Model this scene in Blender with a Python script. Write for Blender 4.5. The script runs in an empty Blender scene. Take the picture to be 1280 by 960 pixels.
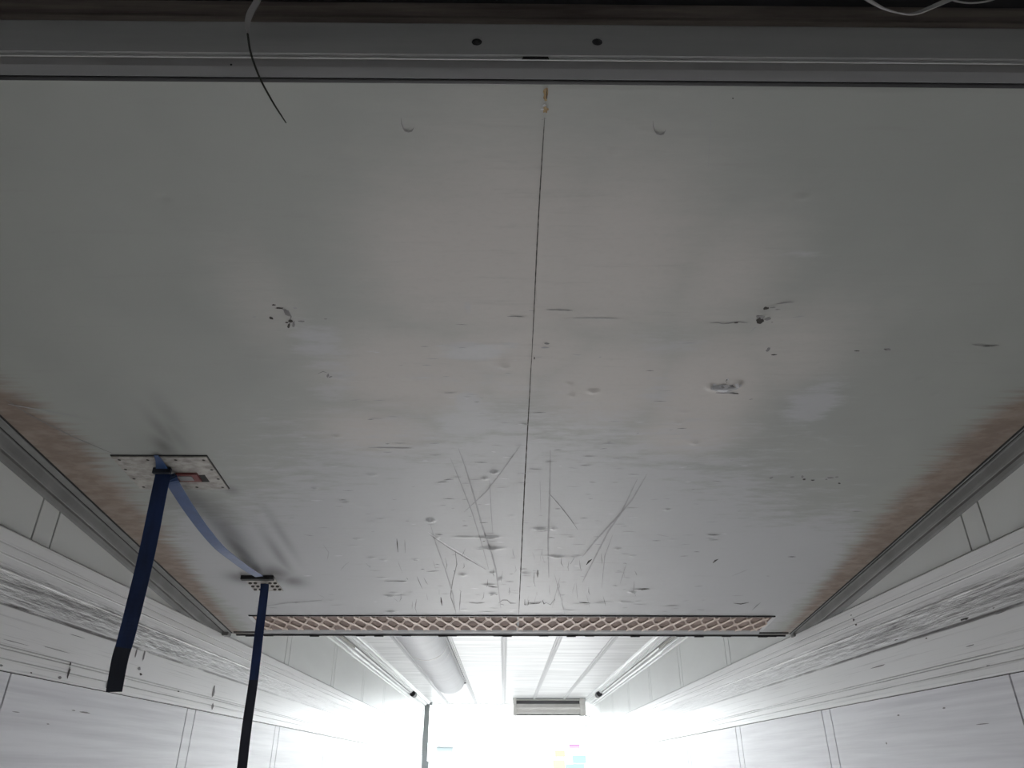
import bpy, bmesh, math, random
import numpy as np
from mathutils import Vector, Matrix, noise as mnoise
random.seed(7)

# ---------------------------------------------------------------- camera, world, light, exposure
EYE = 1.75                                   # eye height above the trailer floor
F = 905.0                                    # focal length in pixels of the 1280 wide frame
TH = math.atan(484.0 / F)                    # upward tilt
PS = math.asin(10.0 / F * math.cos(TH))      # slight turn to the right
scene = bpy.context.scene
COL = scene.collection
cd = bpy.data.cameras.new('camera'); cd.sensor_width = 36.0; cd.lens = F / 1280.0 * 36.0; cd.clip_start = 0.02; cd.clip_end = 500
cam = bpy.data.objects.new('camera', cd); COL.objects.link(cam)
cam.location = (0, 0, EYE); cam.rotation_euler = (math.pi / 2 + TH, 0, -PS)
scene.camera = cam

SKY = 12.0
SUN = 17.4
EXPO = 0.0
w = bpy.data.worlds.new('overcast_sky'); scene.world = w; w.use_nodes = True
bgn = w.node_tree.nodes['Background']
bgn.inputs['Color'].default_value = (0.93, 0.985, 1.0, 1); bgn.inputs['Strength'].default_value = SKY
sl = bpy.data.lights.new('added_low_sun', 'SUN'); sl.energy = SUN; sl.angle = math.radians(9); sl.color = (1.0, .985, .96)
so = bpy.data.objects.new('added_low_sun', sl); COL.objects.link(so); so.location = (0, 30, 12)
so.rotation_euler = (-math.radians(90 - 13), 0, 0)     # added low sun along the floor, its bounce lights the panel from below

vs = scene.view_settings
vs.view_transform = 'Standard'; vs.look = 'None'; vs.gamma = 1.0; vs.use_curve_mapping = False; vs.exposure = EXPO
scene.cycles.max_bounces = 16; scene.cycles.diffuse_bounces = 12; scene.cycles.glossy_bounces = 6

# ---------------------------------------------------------------- measuring helpers
_c, _s, _cp, _sp = math.cos(TH), math.sin(TH), math.cos(PS), math.sin(PS)
PA, PB = 0.905, 0.117                        # underside of the lifted partition: z = EYE + PA - PB*y
def ray(u, v):
    x = (u - 640) / F; y = -(v - 480) / F
    d = (x, _c - _s * y, _s + _c * y)
    return (d[0] * _cp + d[1] * _sp, -d[0] * _sp + d[1] * _cp, d[2])
def on_panel(u, v):
    d = ray(u, v); t = PA / (d[2] + PB * d[1]); return (d[0] * t, d[1] * t)
def on_wall(u, v, X):
    d = ray(u, v); t = X / d[0]; return (d[1] * t, EYE + d[2] * t)
def on_depth(u, v, Y):
    d = ray(u, v); t = Y / d[1]; return (d[0] * t, Y, EYE + d[2] * t)
def on_height(u, v, h):
    d = ray(u, v); t = h / d[2]; return (d[0] * t, d[1] * t)

# ---------------------------------------------------------------- mesh helpers
class MB:
    def __init__(s): s.v = []; s.f = []; s.m = []
    def add(s, vs_, fs, mi=0):
        b = len(s.v); s.v += [tuple(p) for p in vs_]
        for f in fs: s.f.append(tuple(b + i for i in f)); s.m.append(mi)
        return s
    def box(s, a, b, mi=0, bev=0.0):
        (x0, y0, z0), (x1, y1, z1) = a, b
        x0, x1 = sorted((x0, x1)); y0, y1 = sorted((y0, y1)); z0, z1 = sorted((z0, z1))
        if bev <= 0:
            return s.add([(x0,y0,z0),(x1,y0,z0),(x1,y1,z0),(x0,y1,z0),(x0,y0,z1),(x1,y0,z1),(x1,y1,z1),(x0,y1,z1)],
                  [(0,3,2,1),(4,5,6,7),(0,1,5,4),(1,2,6,5),(2,3,7,6),(3,0,4,7)], mi)
        bm = bmesh.new(); bmesh.ops.create_cube(bm, size=1.0)
        for q in bm.verts:
            q.co = ((x0+x1)/2 + q.co.x*(x1-x0), (y0+y1)/2 + q.co.y*(y1-y0), (z0+z1)/2 + q.co.z*(z1-z0))
        bmesh.ops.bevel(bm, geom=bm.edges[:], offset=bev, segments=2, affect='EDGES', profile=0.5)
        bm.verts.index_update()
        s.add([q.co[:] for q in bm.verts], [[q.index for q in f.verts] for f in bm.faces], mi); bm.free(); return s
    def extrude(s, prof, path_fn, ts, mi=0, closed=True, caps=True):
        """prof: list of 2-D points, path_fn(t, a, b) -> 3-D point"""
        n = len(prof); vs_ = [path_fn(t, a, b) for t in ts for a, b in prof]; fs = []
        for k in range(len(ts) - 1):
            for i in range(n if closed else n - 1):
                j = (i + 1) % n; fs.append((k*n+i, k*n+j, (k+1)*n+j, (k+1)*n+i))
        if closed and caps: fs += [tuple(range(n-1, -1, -1)), tuple((len(ts)-1)*n + i for i in range(n))]
        return s.add(vs_, fs, mi)
    def tube(s, pts, r, seg=8, mi=0):
        pts = [Vector(p) for p in pts]; n = len(pts); rs = r if isinstance(r, (list, tuple)) else [r]*n
        vs_ = []; up = Vector((0.13, 0.2, 1))
        for i, p in enumerate(pts):
            t = (pts[min(i+1, n-1)] - pts[max(i-1, 0)]).normalized()
            a = t.cross(up).normalized(); b = t.cross(a)
            for k in range(seg):
                q = 2*math.pi*k/seg; vs_.append(p + (a*math.cos(q) + b*math.sin(q))*rs[i])
        fs = [(i*seg+k, i*seg+(k+1) % seg, (i+1)*seg+(k+1) % seg, (i+1)*seg+k) for i in range(n-1) for k in range(seg)]
        fs += [tuple(range(seg-1, -1, -1)), tuple((n-1)*seg+k for k in range(seg))]
        return s.add(vs_, fs, mi)
    def ribbon(s, pts, sides, width, thick, mi=0):
        """strap: centre points, side vectors (unit, across), width list, thickness"""
        n = len(pts); vs_ = []
        for i in range(n):
            p = Vector(pts[i]); t = (Vector(pts[min(i+1, n-1)]) - Vector(pts[max(i-1, 0)])).normalized()
            sd = Vector(sides[i]); sd = (sd - t*sd.dot(t)).normalized(); nn = t.cross(sd)
            wd = width[i] if isinstance(width, (list, tuple)) else width
            for a, b in ((-.5,-.35),(-.46,-.5),(.46,-.5),(.5,-.35),(.5,.35),(.46,.5),(-.46,.5),(-.5,.35)):
                vs_.append(p + sd*wd*a + nn*thick*b)
        fs = [(i*8+k, i*8+(k+1) % 8, (i+1)*8+(k+1) % 8, (i+1)*8+k) for i in range(n-1) for k in range(8)]
        fs += [tuple(range(7, -1, -1)), tuple((n-1)*8+k for k in range(8))]
        return s.add(vs_, fs, mi)
    def disc(s, c, r, h, axis, seg=12, mi=0, dome=0.0):
        """low cylinder with a domed head growing from c along axis"""
        ax = Vector(axis).normalized(); a = ax.orthogonal().normalized(); b = ax.cross(a); c = Vector(c); vs_ = []
        for rr, hh in ((r, 0), (r, h*.6), (r*.75, h), (r*.3, h + dome)):
            for k in range(seg):
                q = 2*math.pi*k/seg; vs_.append(c + ax*hh + (a*math.cos(q) + b*math.sin(q))*rr)
        fs = [(i*seg+k, i*seg+(k+1) % seg, (i+1)*seg+(k+1) % seg, (i+1)*seg+k) for i in range(3) for k in range(seg)]
        fs += [tuple(range(seg-1, -1, -1)), tuple(3*seg+k for k in range(seg))]
        return s.add(vs_, fs, mi)
    def build(s, name, mats, parent=None, smooth=False, fix=True):
        me = bpy.data.meshes.new(name)
        off = world_loc(parent) if parent else Vector((0, 0, 0))
        me.from_pydata([tuple(Vector(p) - off) for p in s.v], [], s.f)
        for m in (mats if isinstance(mats, (list, tuple)) else [mats]): me.materials.append(m)
        me.polygons.foreach_set('material_index', s.m)
        if fix:
            bm = bmesh.new(); bm.from_mesh(me); bmesh.ops.recalc_face_normals(bm, faces=bm.faces[:]); bm.to_mesh(me); bm.free()
        if smooth: me.polygons.foreach_set('use_smooth', [True]*len(me.polygons))
        me.update()
        o = bpy.data.objects.new(name, me); COL.objects.link(o)
        if parent: o.parent = parent
        return o
def world_loc(o):
    l = Vector((0, 0, 0))
    while o: l = l + Vector(o.location); o = o.parent
    return l
def empty(name, loc, label, cat, group=None):
    o = bpy.data.objects.new(name, None); o.empty_display_size = .1; COL.objects.link(o); o.location = loc
    return tag(o, label, cat, group)
def tag(o, label, cat, group=None):
    o['label'] = label; o['category'] = cat; o['kind'] = 'thing'
    if group: o['group'] = group
    return o
def struct(o): o['kind'] = 'structure'; return o

# ---------------------------------------------------------------- materials
def mat(name, col, rough=.5, metal=0.0, spec=.5, noise=None, bump=None):
    """noise = (scale xyz, second colour, strength, detail), bump = (scale xyz, strength, distance)"""
    m = bpy.data.materials.new(name); m.use_nodes = True; nt = m.node_tree; N = nt.nodes; L = nt.links
    b = N['Principled BSDF']; b.inputs['Base Color'].default_value = (*col, 1); b.inputs['Roughness'].default_value = rough
    b.inputs['Metallic'].default_value = metal; b.inputs['Specular IOR Level'].default_value = spec
    tc = N.new('ShaderNodeTexCoord')
    def nz(sc, detail=6, rg=.6):
        mp = N.new('ShaderNodeMapping'); mp.inputs['Scale'].default_value = sc; L.new(tc.outputs['Object'], mp.inputs['Vector'])
        t = N.new('ShaderNodeTexNoise'); t.inputs['Scale'].default_value = 1.0; t.inputs['Detail'].default_value = detail
        t.inputs['Roughness'].default_value = rg; L.new(mp.outputs[0], t.inputs['Vector']); return t
    if noise:
        t = nz(noise[0], noise[3] if len(noise) > 3 else 6)
        r = N.new('ShaderNodeMapRange'); r.inputs[1].default_value = .38; r.inputs[2].default_value = .68
        r.inputs[4].default_value = noise[2]; L.new(t.outputs['Fac'], r.inputs[0])
        mx = N.new('ShaderNodeMix'); mx.data_type = 'RGBA'; mx.inputs[6].default_value = (*col, 1); mx.inputs[7].default_value = (*noise[1], 1)
        L.new(r.outputs[0], mx.inputs[0]); L.new(mx.outputs[2], b.inputs['Base Color'])
    if bump:
        t = nz(bump[0], 5); bp = N.new('ShaderNodeBump'); bp.inputs['Strength'].default_value = bump[1]; bp.inputs['Distance'].default_value = bump[2]
        L.new(t.outputs['Fac'], bp.inputs['Height']); L.new(bp.outputs[0], b.inputs['Normal'])
    return m

M_wall_up = mat('upper_wall_sheet', (.63, .645, .625), .42, noise=((2, 1.2, 5), (.57, .58, .56), .6), bump=((3, 60, 6), .05, .002))
M_wall_low = mat('lower_wall_sheet', (.77, .77, .80), .36, noise=((6, 1.3, 50), (.60, .595, .63), .8), bump=((10, 6, 90), .12, .002))
M_dark = mat('dark_gap', (.012, .012, .012), .8)
M_rubber = mat('black_rubber', (.010, .010, .012), .55)
M_seal = mat('grey_rubber_seal', (.20, .20, .195), .55, noise=((9, 9, 9), (.14, .14, .135), .8))
M_alu = mat('grey_aluminium', (.25, .255, .25), .48, .25, noise=((4, 30, 30), (.19, .19, .19), .7))
M_alu_x = mat('crossbar_aluminium', (.40, .40, .40), .5, .2, noise=((3, 40, 40), (.34, .34, .345), .7))
M_alu_end = mat('end_profile_aluminium', (.46, .46, .465), .5, .15, noise=((3, 40, 40), (.40, .40, .405), .7))
M_alu_light = mat('pale_aluminium_rail', (.62, .63, .62), .42, .2, noise=((20, 2, 20), (.50, .50, .50), .8))
M_batten = mat('brown_timber_batten', (.175, .148, .132), .8, noise=((5, 60, 60), (.065, .05, .045), .9))
M_ceil = mat('white_ceiling_sheet', (.55, .55, .54), .38, noise=((1.4, 20, 5), (.33, .33, .325), 1.0, 9), bump=((3, 30, 3), .10, .003))
M_rib = mat('ceiling_rib_white', (.36, .36, .36), .5)
M_floor = mat('grey_floor', (.68, .68, .68), .5, noise=((3, 1.5, 3), (.56, .56, .56), .8))
M_front = mat('front_wall_sheet', (.40, .41, .40), .5)
M_steel = mat('stained_steel_plate', (.40, .385, .355), .45, .35, noise=((40, 60, 40), (.20, .185, .165), .9), bump=((60, 60, 60), .15, .001))
M_screw = mat('dark_screw', (.05, .045, .04), .5, .5)
M_strap = mat('navy_webbing', (.012, .030, .105), .5, spec=.35, noise=((30, 30, 8), (.007, .016, .05), .8), bump=((500, 500, 500), .25, .0006))
M_strap_sheen = mat('sheen_blue_webbing', (.023, .062, .175), .38, spec=.6, noise=((20, 20, 20), (.016, .042, .12), .8), bump=((500, 500, 500), .2, .0006))  # same webbing, the sheen on the loop painted as a lighter blue
M_strap_end = mat('black_webbing_end', (.008, .011, .022), .6, bump=((500, 500, 500), .25, .0006))  # near-black variant for the lower lengths of the straps
M_red = mat('red_plastic', (.15, .04, .038), .4)
M_greyplas = mat('grey_plastic', (.22, .22, .22), .5)
M_mesh = mat('beige_expanded_metal', (.60, .50, .43), .4, .1, noise=((25, 25, 25), (.38, .30, .255), .9))
M_meshback = mat('brown_grille_backing', (.26, .195, .165), .8, noise=((30, 30, 30), (.14, .10, .085), .9))
M_white = mat('white_housing', (.60, .59, .56), .45, noise=((6, 6, 20), (.52, .50, .47), .8))
M_slot = mat('shadowed_slot_liner', (.16, .16, .165), .6)
M_duct = mat('grey_duct_fabric', (.43, .435, .44), .55, noise=((3, 14, 3), (.38, .385, .39), .8), bump=((4, 9, 4), .25, .012))
M_duct_side = mat('duct_side_grey', (.27, .27, .275), .6)
M_cable = mat('dark_wire', (.018, .022, .014), .5)
M_tie = mat('pale_flat_cable', (.34, .33, .33), .5)
M_post = mat('grey_steel_post', (.24, .26, .26), .45, .3)
M_foam = mat('yellow_insulation_foam', (.42, .31, .17), .85, noise=((60, 90, 60), (.20, .11, .05), .9), bump=((90, 90, 90), .6, .004))
M_ground = mat('asphalt_yard', (.12, .12, .12), .85, noise=((.8, .8, .8), (.09, .09, .09), .8))
M_shed = mat('pale_shed_cladding', (.80, .80, .79), .6)
M_shedwin = mat('pale_blue_glazing', (.15, .18, .185), .5)
M_roof = mat('pale_roof_edge', (.30, .36, .38), .5)
M_yellow = mat('yellow_board', (.5, .35, .085), .6); M_pink = mat('pink_board', (.42, .18, .36), .6); M_green = mat('green_board', (.08, .42, .12), .6)

# rail along the walls: scuffed in a belt, thin grooves, smears
def rail_material():
    m = mat('scuffed_side_rail', (.56, .56, .56), .33, .05); nt = m.node_tree; N = nt.nodes; L = nt.links; b = N['Principled BSDF']
    tc = N.new('ShaderNodeTexCoord'); sx = N.new('ShaderNodeSeparateXYZ'); L.new(tc.outputs['Object'], sx.inputs[0])
    def noise(sc, detail, lo, hi):
        mp = N.new('ShaderNodeMapping'); mp.inputs['Scale'].default_value = sc; L.new(tc.outputs['Object'], mp.inputs['Vector'])
        t = N.new('ShaderNodeTexNoise'); t.inputs['Scale'].default_value = 1; t.inputs['Detail'].default_value = detail; t.inputs['Roughness'].default_value = .65
        L.new(mp.outputs[0], t.inputs['Vector']); r = N.new('ShaderNodeMapRange'); r.inputs[1].default_value = lo; r.inputs[2].default_value = hi
        L.new(t.outputs['Fac'], r.inputs[0]); return r.outputs[0], t.outputs['Fac']
    def math_(op, a, bb, cl=False):
        n = N.new('ShaderNodeMath'); n.operation = op; n.use_clamp = cl
        for i, q in enumerate((a, bb)):
            if isinstance(q, (int, float)): n.inputs[i].default_value = q
            else: L.new(q, n.inputs[i])
        return n.outputs[0]
    belt = N.new('ShaderNodeMapRange'); belt.interpolation_type = 'SMOOTHSTEP'
    dz = math_('ABSOLUTE', math_('SUBTRACT', sx.outputs['Z'], EYE + .402), 0)
    belt.inputs[1].default_value = .050; belt.inputs[2].default_value = .026; L.new(dz, belt.inputs[0])
    streak, raw = noise((8, 2.6, 120), 7, .42, .60)
    fine, raw2 = noise((8, 9, 330), 5, .46, .62)
    near = N.new('ShaderNodeMapRange'); near.inputs[1].default_value = 4.6; near.inputs[2].default_value = 2.6; near.inputs[3].default_value = .18
    L.new(sx.outputs['Y'], near.inputs[0])
    scuff = math_('MULTIPLY', math_('MULTIPLY', belt.outputs[0], math_('ADD', math_('MULTIPLY', streak, .75), math_('MULTIPLY', fine, .5), True)), near.outputs[0])
    thin, raw3 = noise((5, 1.3, 170), 4, .56, .70)
    tot = math_('ADD', math_('MULTIPLY', scuff, .86), math_('MULTIPLY', thin, .34), True)
    rz = math_('ABSOLUTE', math_('SUBTRACT', sx.outputs['Z'], EYE + .3572), 0)
    rb = N.new('ShaderNodeMapRange'); rb.interpolation_type = 'SMOOTHSTEP'; rb.inputs[1].default_value = .0065; rb.inputs[2].default_value = .0025; L.new(rz, rb.inputs[0])
    rn, raw5 = noise((8, 5, 60), 5, .36, .50)
    tot = math_('ADD', tot, math_('MULTIPLY', math_('MULTIPLY', rb.outputs[0], rn), math_('MULTIPLY', near.outputs[0], .8)), True)
    gn, raw6 = noise((8, 2.5, 20), 4, .30, .55)
    for gz in (.2395, .2610, .2677, .4625 + .0015, .4855):         # shade of the grooves painted as thin dark lines
        dg = math_('ABSOLUTE', math_('SUBTRACT', sx.outputs['Z'], EYE + gz), 0)
        gb = N.new('ShaderNodeMapRange'); gb.interpolation_type = 'SMOOTHSTEP'; gb.inputs[1].default_value = .0022; gb.inputs[2].default_value = .0008; L.new(dg, gb.inputs[0])
        tot = math_('ADD', tot, math_('MULTIPLY', math_('MULTIPLY', gb.outputs[0], gn), .55), True)
    mx = N.new('ShaderNodeMix'); mx.data_type = 'RGBA'; mx.inputs[6].default_value = (.77, .77, .765, 1); mx.inputs[7].default_value = (.13, .12, .12, 1)
    L.new(tot, mx.inputs[0]); L.new(mx.outputs[2], b.inputs['Base Color'])
    bp = N.new('ShaderNodeBump'); bp.inputs['Distance'].default_value = .006
    chip, raw4 = noise((30, 22, 90), 5, .3, .7)
    L.new(math_('ADD', math_('MULTIPLY', belt.outputs[0], .75), .04), bp.inputs['Strength']); L.new(raw4, bp.inputs['Height']); L.new(bp.outputs[0], b.inputs['Normal'])
    return m
M_rail = rail_material()

def panel_material():
    m = mat('partition_skin', (.4, .4, .4), .4); nt = m.node_tree; N = nt.nodes; L = nt.links; b = N['Principled BSDF']
    tc = N.new('ShaderNodeTexCoord')
    at = N.new('ShaderNodeAttribute'); at.attribute_name = 'soiling_and_sheen'; sp = N.new('ShaderNodeSeparateColor'); L.new(at.outputs['Color'], sp.inputs[0])
    def noise(sc, detail, rg=.6):
        mp = N.new('ShaderNodeMapping'); mp.inputs['Scale'].default_value = sc; L.new(tc.outputs['Object'], mp.inputs['Vector'])
        t = N.new('ShaderNodeTexNoise'); t.inputs['Scale'].default_value = 1; t.inputs['Detail'].default_value = detail; t.inputs['Roughness'].default_value = rg
        L.new(mp.outputs[0], t.inputs['Vector']); return t.outputs['Fac']
    def ma(op, a, bb, cl=False):
        n = N.new('ShaderNodeMath'); n.operation = op; n.use_clamp = cl
        for i, q in enumerate((a, bb)):
            if isinstance(q, (int, float)): n.inputs[i].default_value = q
            else: L.new(q, n.inputs[i])
        return n.outputs[0]
    def step(x, lo, hi):
        r = N.new('ShaderNodeMapRange'); r.interpolation_type = 'SMOOTHSTEP'; r.inputs[1].default_value = lo; r.inputs[2].default_value = hi; L.new(x, r.inputs[0]); return r.outputs[0]
    def mix(f, a, bb):
        x = N.new('ShaderNodeMix'); x.data_type = 'RGBA'
        if isinstance(f, float): x.inputs[0].default_value = f
        else: L.new(f, x.inputs[0])
        for i, q in ((6, a), (7, bb)):
            if isinstance(q, tuple): x.inputs[i].default_value = (*q, 1)
            else: L.new(q, x.inputs[i])
        return x.outputs[2]
    big = noise((2.2, 2.2, 2.2), 3); med = noise((16, 26, 10), 6); gr = noise((70, 130, 60), 4); stk = noise((5, 60, 5), 5, .65); edge = noise((9, 34, 9), 8, .7)
    base = mix(step(big, .35, .65), (.315, .326, .302), (.290, .301, .280))
    film = step(ma('ADD', sp.outputs[0], ma('MULTIPLY', ma('SUBTRACT', edge, .5), .35)), .05, .95)
    base = mix(ma('MULTIPLY', film, .95), base, (.485, .458, .433))
    clean_sheen = step(ma('ADD', at.outputs['Alpha'], ma('MULTIPLY', ma('SUBTRACT', edge, .5), 1.4)), .40, .84)
    base = mix(ma('MULTIPLY', clean_sheen, .7), base, (.42, .426, .445))  # cleaned patches, and the rear sheen painted as a lighter bluish tone
    br = step(ma('ADD', sp.outputs[1], ma('MULTIPLY', ma('SUBTRACT', stk, .5), 1.1)), .25, .85)
    brc = mix(step(med, .35, .7), (.17, .115, .085), (.27, .205, .165))
    base = mix(ma('MULTIPLY', br, .9), base, brc)
    base = mix(ma('MULTIPLY', sp.outputs[2], .92), base, (.05, .047, .047))
    base = mix(ma('MULTIPLY', step(stk, .56, .76), .22), base, (.25, .24, .23))
    base = mix(ma('MULTIPLY', step(gr, .45, .8), .14), base, (.30, .30, .28))
    L.new(base, b.inputs['Base Color']); b.inputs['Specular IOR Level'].default_value = .75
    gl = N.new('ShaderNodeMapRange'); gl.inputs[3].default_value = 0; gl.inputs[4].default_value = -.02; L.new(clean_sheen, gl.inputs[0])
    rr = N.new('ShaderNodeMapRange'); rr.inputs[3].default_value = .54; rr.inputs[4].default_value = .62; L.new(ma('ADD', ma('MULTIPLY', film, ma('SUBTRACT', 1.0, clean_sheen)), br, True), rr.inputs[0]); L.new(ma('ADD', rr.outputs[0], gl.outputs[0]), b.inputs['Roughness'])
    bp = N.new('ShaderNodeBump'); bp.inputs['Strength'].default_value = .22; bp.inputs['Distance'].default_value = .004
    L.new(ma('ADD', ma('MULTIPLY', stk, .5), ma('ADD', ma('MULTIPLY', med, .25), ma('MULTIPLY', film, -.10))), bp.inputs['Height']); L.new(bp.outputs[0], b.inputs['Normal'])
    return m
M_panel = panel_material()
M_mk_dark = mat('black_scar', (.035, .03, .026), .7)
M_mk_grey = mat('grey_scratch', (.20, .195, .195), .6)
M_mk_mid = mat('faint_scratch', (.32, .32, .325), .6)
M_mk_pale = mat('pale_scratch', (.50, .505, .52), .45)
M_seam = mat('seam_line', (.055, .05, .045), .8)

# ---------------------------------------------------------------- the trailer body
XL, XR = -1.222, 1.265                       # wall planes
YF, YR = -1.35, 12.26                        # front wall, rear opening
ZC = EYE + .92                               # ceiling
BL0, BL1 = EYE + .214, EYE + .5215           # side rail, bottom and top
struct(MB().box((XL-.1, YF-.1, -.08), (XR+.1, YR, 0)).build('floor', M_floor))
struct(MB().box((XL-.1, YF-.1, ZC), (XR+.1, YR, ZC+.08)).build('ceiling', M_ceil))
struct(MB().box((XL, YF-.08, 0), (XR, YF, ZC)).build('wall_front', M_front))

JY = [1.88 + 1.213*k for k in range(-3, 9)]  # vertical joints of the wall panels, an 80 mm cover strip each
def wall(side):
    X = XL if side < 0 else XR; mb = MB()
    mb.box((X + side*.0, YF, 0), (X + side*.1, YR, ZC), 1)
    def slab(y0, y1, z0, z1, mi, t=.006): mb.box((X, y0, z0), (X - side*t, y1, z1), mi)
    g = .0034
    cuts = [YF]
    for j in JY: cuts += [j - .042, j + .042]
    cuts += [YR]
    for i in range(len(cuts)-1):
        y0, y1 = cuts[i] + g, cuts[i+1] - g
        if y1 - y0 < .02: continue
        strip = (i % 2 == 1); 
        slab(y0, y1, BL1 + .003, ZC, 0, .006)
        slab(y0, y1, 0, BL0 - .0012, 2, .006)
    spots = ((106,890.5,7,.9),(92,888,2.6,.6),(60,905,2,.6),(20,890,5,.5)) if side < 0 else ((1123,894,1.6,1),(1108,929,.8,1.6),(1180,885,2,1),(1228,905,9,.6))
    xs = X - side*.0083
    for u, v, du, dv in spots:
        y, z = on_wall(u, v, xs); ya = on_wall(u+du, v, xs)[0]; zb = on_wall(u, v+dv, xs)[1]
        mb.add([(xs, y + abs(ya-y)*math.cos(q*math.pi/5)*(1-.3*(q % 3 == 1)), z + abs(zb-z)*math.sin(q*math.pi/5)) for q in range(10)], [tuple(range(10))], 3)
    return struct(mb.build('wall_left' if side < 0 else 'wall_right', [M_wall_up, M_dark, M_wall_low, M_mk_grey]))
wall(-1); wall(1)

def side_rail(side, n):
    X = XL if side < 0 else XR
    Z = lambda h: EYE + h
    # (height, how far the face stands off the wall)
    pr = [(.2155, 0), (.2155, .0146), (.2162, .0150), (.238, .0150), (.2388, .0136), (.2402, .0136), (.241, .0150), (.259, .0150), (.260, .0132), (.2618, .0132), (.263, .0146), (.2665, .0146), (.2672, .0136), (.2682, .0136), (.269, .015),
          (.3545, .0152), (.3555, .0120), (.3585, .0120), (.3595, .0142), (.426, .0142), (.4275, .0152), (.4305, .0152), (.432, .0142), (.459, .0142), (.4600, .0147), (.4618, .0147), (.463, .0132), (.465, .0132), (.466, .0152),
          (.4838, .0152), (.4848, .0138), (.4862, .0138), (.4872, .0152), (.517, .0152), (.5205, .012), (.5205, 0)]
    mb = MB(); prof = [(Z(h), X - side*t) for h, t in pr] + [(Z(.5205), X + side*.01), (Z(.2155), X + side*.01)]
    mb.extrude(prof, lambda t, a, b: (b, t, a), [YF] + [y for y in JY if YF < y < YR] + [YR], 0)
    # smears, spots and chips
    xs = X - side*.0163
    def smear(u, v, du, dv, mi, ang=0):
        y, z = on_wall(u, v, xs); ya, _ = on_wall(u+du, v, xs); _, zb = on_wall(u, v+dv, xs)
        ry, rz = abs(ya-y), abs(zb-z); n = 10; rnd = random.Random(int(u*7+v))
        pts = []
        for k in range(n):
            q = 2*math.pi*k/n; r = rnd.uniform(.55, 1.1); py, pz = math.cos(q)*ry*r, math.sin(q)*rz*r
            pts.append((xs, y + py + ang*pz, z + pz))
        mb.add(pts, [tuple(range(n))], mi)
    if side < 0:
        for a in [(86,841,1.6,9,1),(88,830,1.2,3,1),(170,817,1.2,7,2),(180,819,1.2,9,2),(174,836,3,3,2),(176,843,2,2,1),(75,847,3,2,2),(150,803,6,1.5,2),(267,864,1.8,8,2),(266,883,1.6,5,2),(223,864,1.5,1,1),(134,855,2,6,2),(20,803,22,.5,2),(70,812,20,.5,2),(96,795,12,.5,2),(2,832,3,1.6,2),(39,841,1.5,1,1)]: smear(*a)
    else:
        for a in [(1067,775,1.4,2,1),(1070,781,1.8,1.6,1),(1064,769,1,1,1),(1235,832,3,1,2),(1213,807,6,.8,2),(1206,773.5,7,2,1),(1158,798,2,1,1),(1120,800,3,.8,2),(1250,766,10,.8,2),(1098,833,12,.8,2),(1242,760,2,1,2)]: smear(*a)
    return struct(mb.build('trim_%d' % n, [M_rail, M_mk_dark, M_mk_grey], fix=True))
side_rail(-1, 1); side_rail(1, 2)

# ceiling ribs
for k, x in enumerate((-.862, -.435, -.005, .427, .858)):
    mb = MB(); p = [(-.024, 0), (-.022, -.007), (-.010, -.010), (-.008, -.016), (.008, -.016), (.010, -.010), (.022, -.007), (.024, 0)]
    mb.extrude(p, lambda t, a, b, x=x: (x + a, t, ZC + .001 + b), [.75, YR], 0)
    struct(mb.build('trim_%d' % (3 + k), M_rib))

# running track in the ceiling corners
def track(side):
    X = XL if side < 0 else XR
    root = empty('ceiling_track', (X, 6.0, ZC - .1), ('pale aluminium running track with toothed strip in the ceiling corner above the left wall' if side < 0 else 'pale aluminium running track with toothed strip in the ceiling corner above the right wall'), 'track', 'running tracks in the ceiling corners')
    s = -side
    pr = [(.006, -.112), (.013, -.112), (.016, -.106), (.016, -.090), (.024, -.086), (.027, -.080), (.027, -.070), (.018, -.066), (.018, -.056), (.034, -.046), (.046, -.046), (.048, -.034), (.060, -.034), (.062, -.024), (.080, -.024), (.083, -.030), (.092, -.030), (.095, -.018), (.104, -.014), (.110, 0), (.006, 0)]
    mb = MB(); mb.extrude([(X + s*a, ZC + b) for a, b in pr], lambda t, a, b: (a, t, b), [1.6, 11.9], 0)
    mb.build('track_profile', M_alu_light, root)
    mb = MB(); mb.box((X + s*.015, 1.6, ZC - .117), (X + s*.030, 6.0, ZC - .094), 0, .002); mb.build('cover_strip', mat_cover, root)
    mb = MB(); mb.box((X + s*.034, 1.6, ZC - .052), (X + s*.040, 6.0, ZC - .046))
    y = 4.6
    while y < 6.05:
        mb.box((X + s*.028, y, ZC - .064), (X + s*.040, y + .020, ZC - .050)); y += .042
    mb.build('toothed_strip', M_white, root)
    mb = MB(); mb.box((X + s*.036, 1.6, ZC - .050), (X + s*.048, 9.8, ZC - .045)); mb.build('dark_groove', M_seal, root)
    mb = MB(); mb.tube([(X + s*.058, 9.95, ZC - .052), (X + s*.058, 10.13, ZC - .052)], .034, 14)
    mb.box((X + s*.03, 10.02, ZC - .05), (X + s*.09, 10.10, ZC - .018)); mb.build('end_buffer', M_rubber, root, smooth=False)
    mb = MB(); mb.tube([(X + s*.060, 10.15, ZC - .052), (X + s*.060, 10.22, ZC - .052)], .036, 14); mb.build('buffer_collar', M_white, root)
mat_cover = mat('pale_cover_strip', (.72, .73, .72), .4)
track(-1); track(1)

# ---------------------------------------------------------------- the lifted partition
PXL, PXR = -1.168, 1.230
PY0, PY1 = .6745, 3.268
def pz(y): return EYE + PA - PB*y
nrm = Vector((0, -PB, -1)).normalized()      # pointing down, out of the skin
root = empty('lifting_partition', (.03, 1.97, pz(1.97)), 'large grey lifted partition panel hanging under the ceiling on the two side tracks', 'partition')

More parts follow.
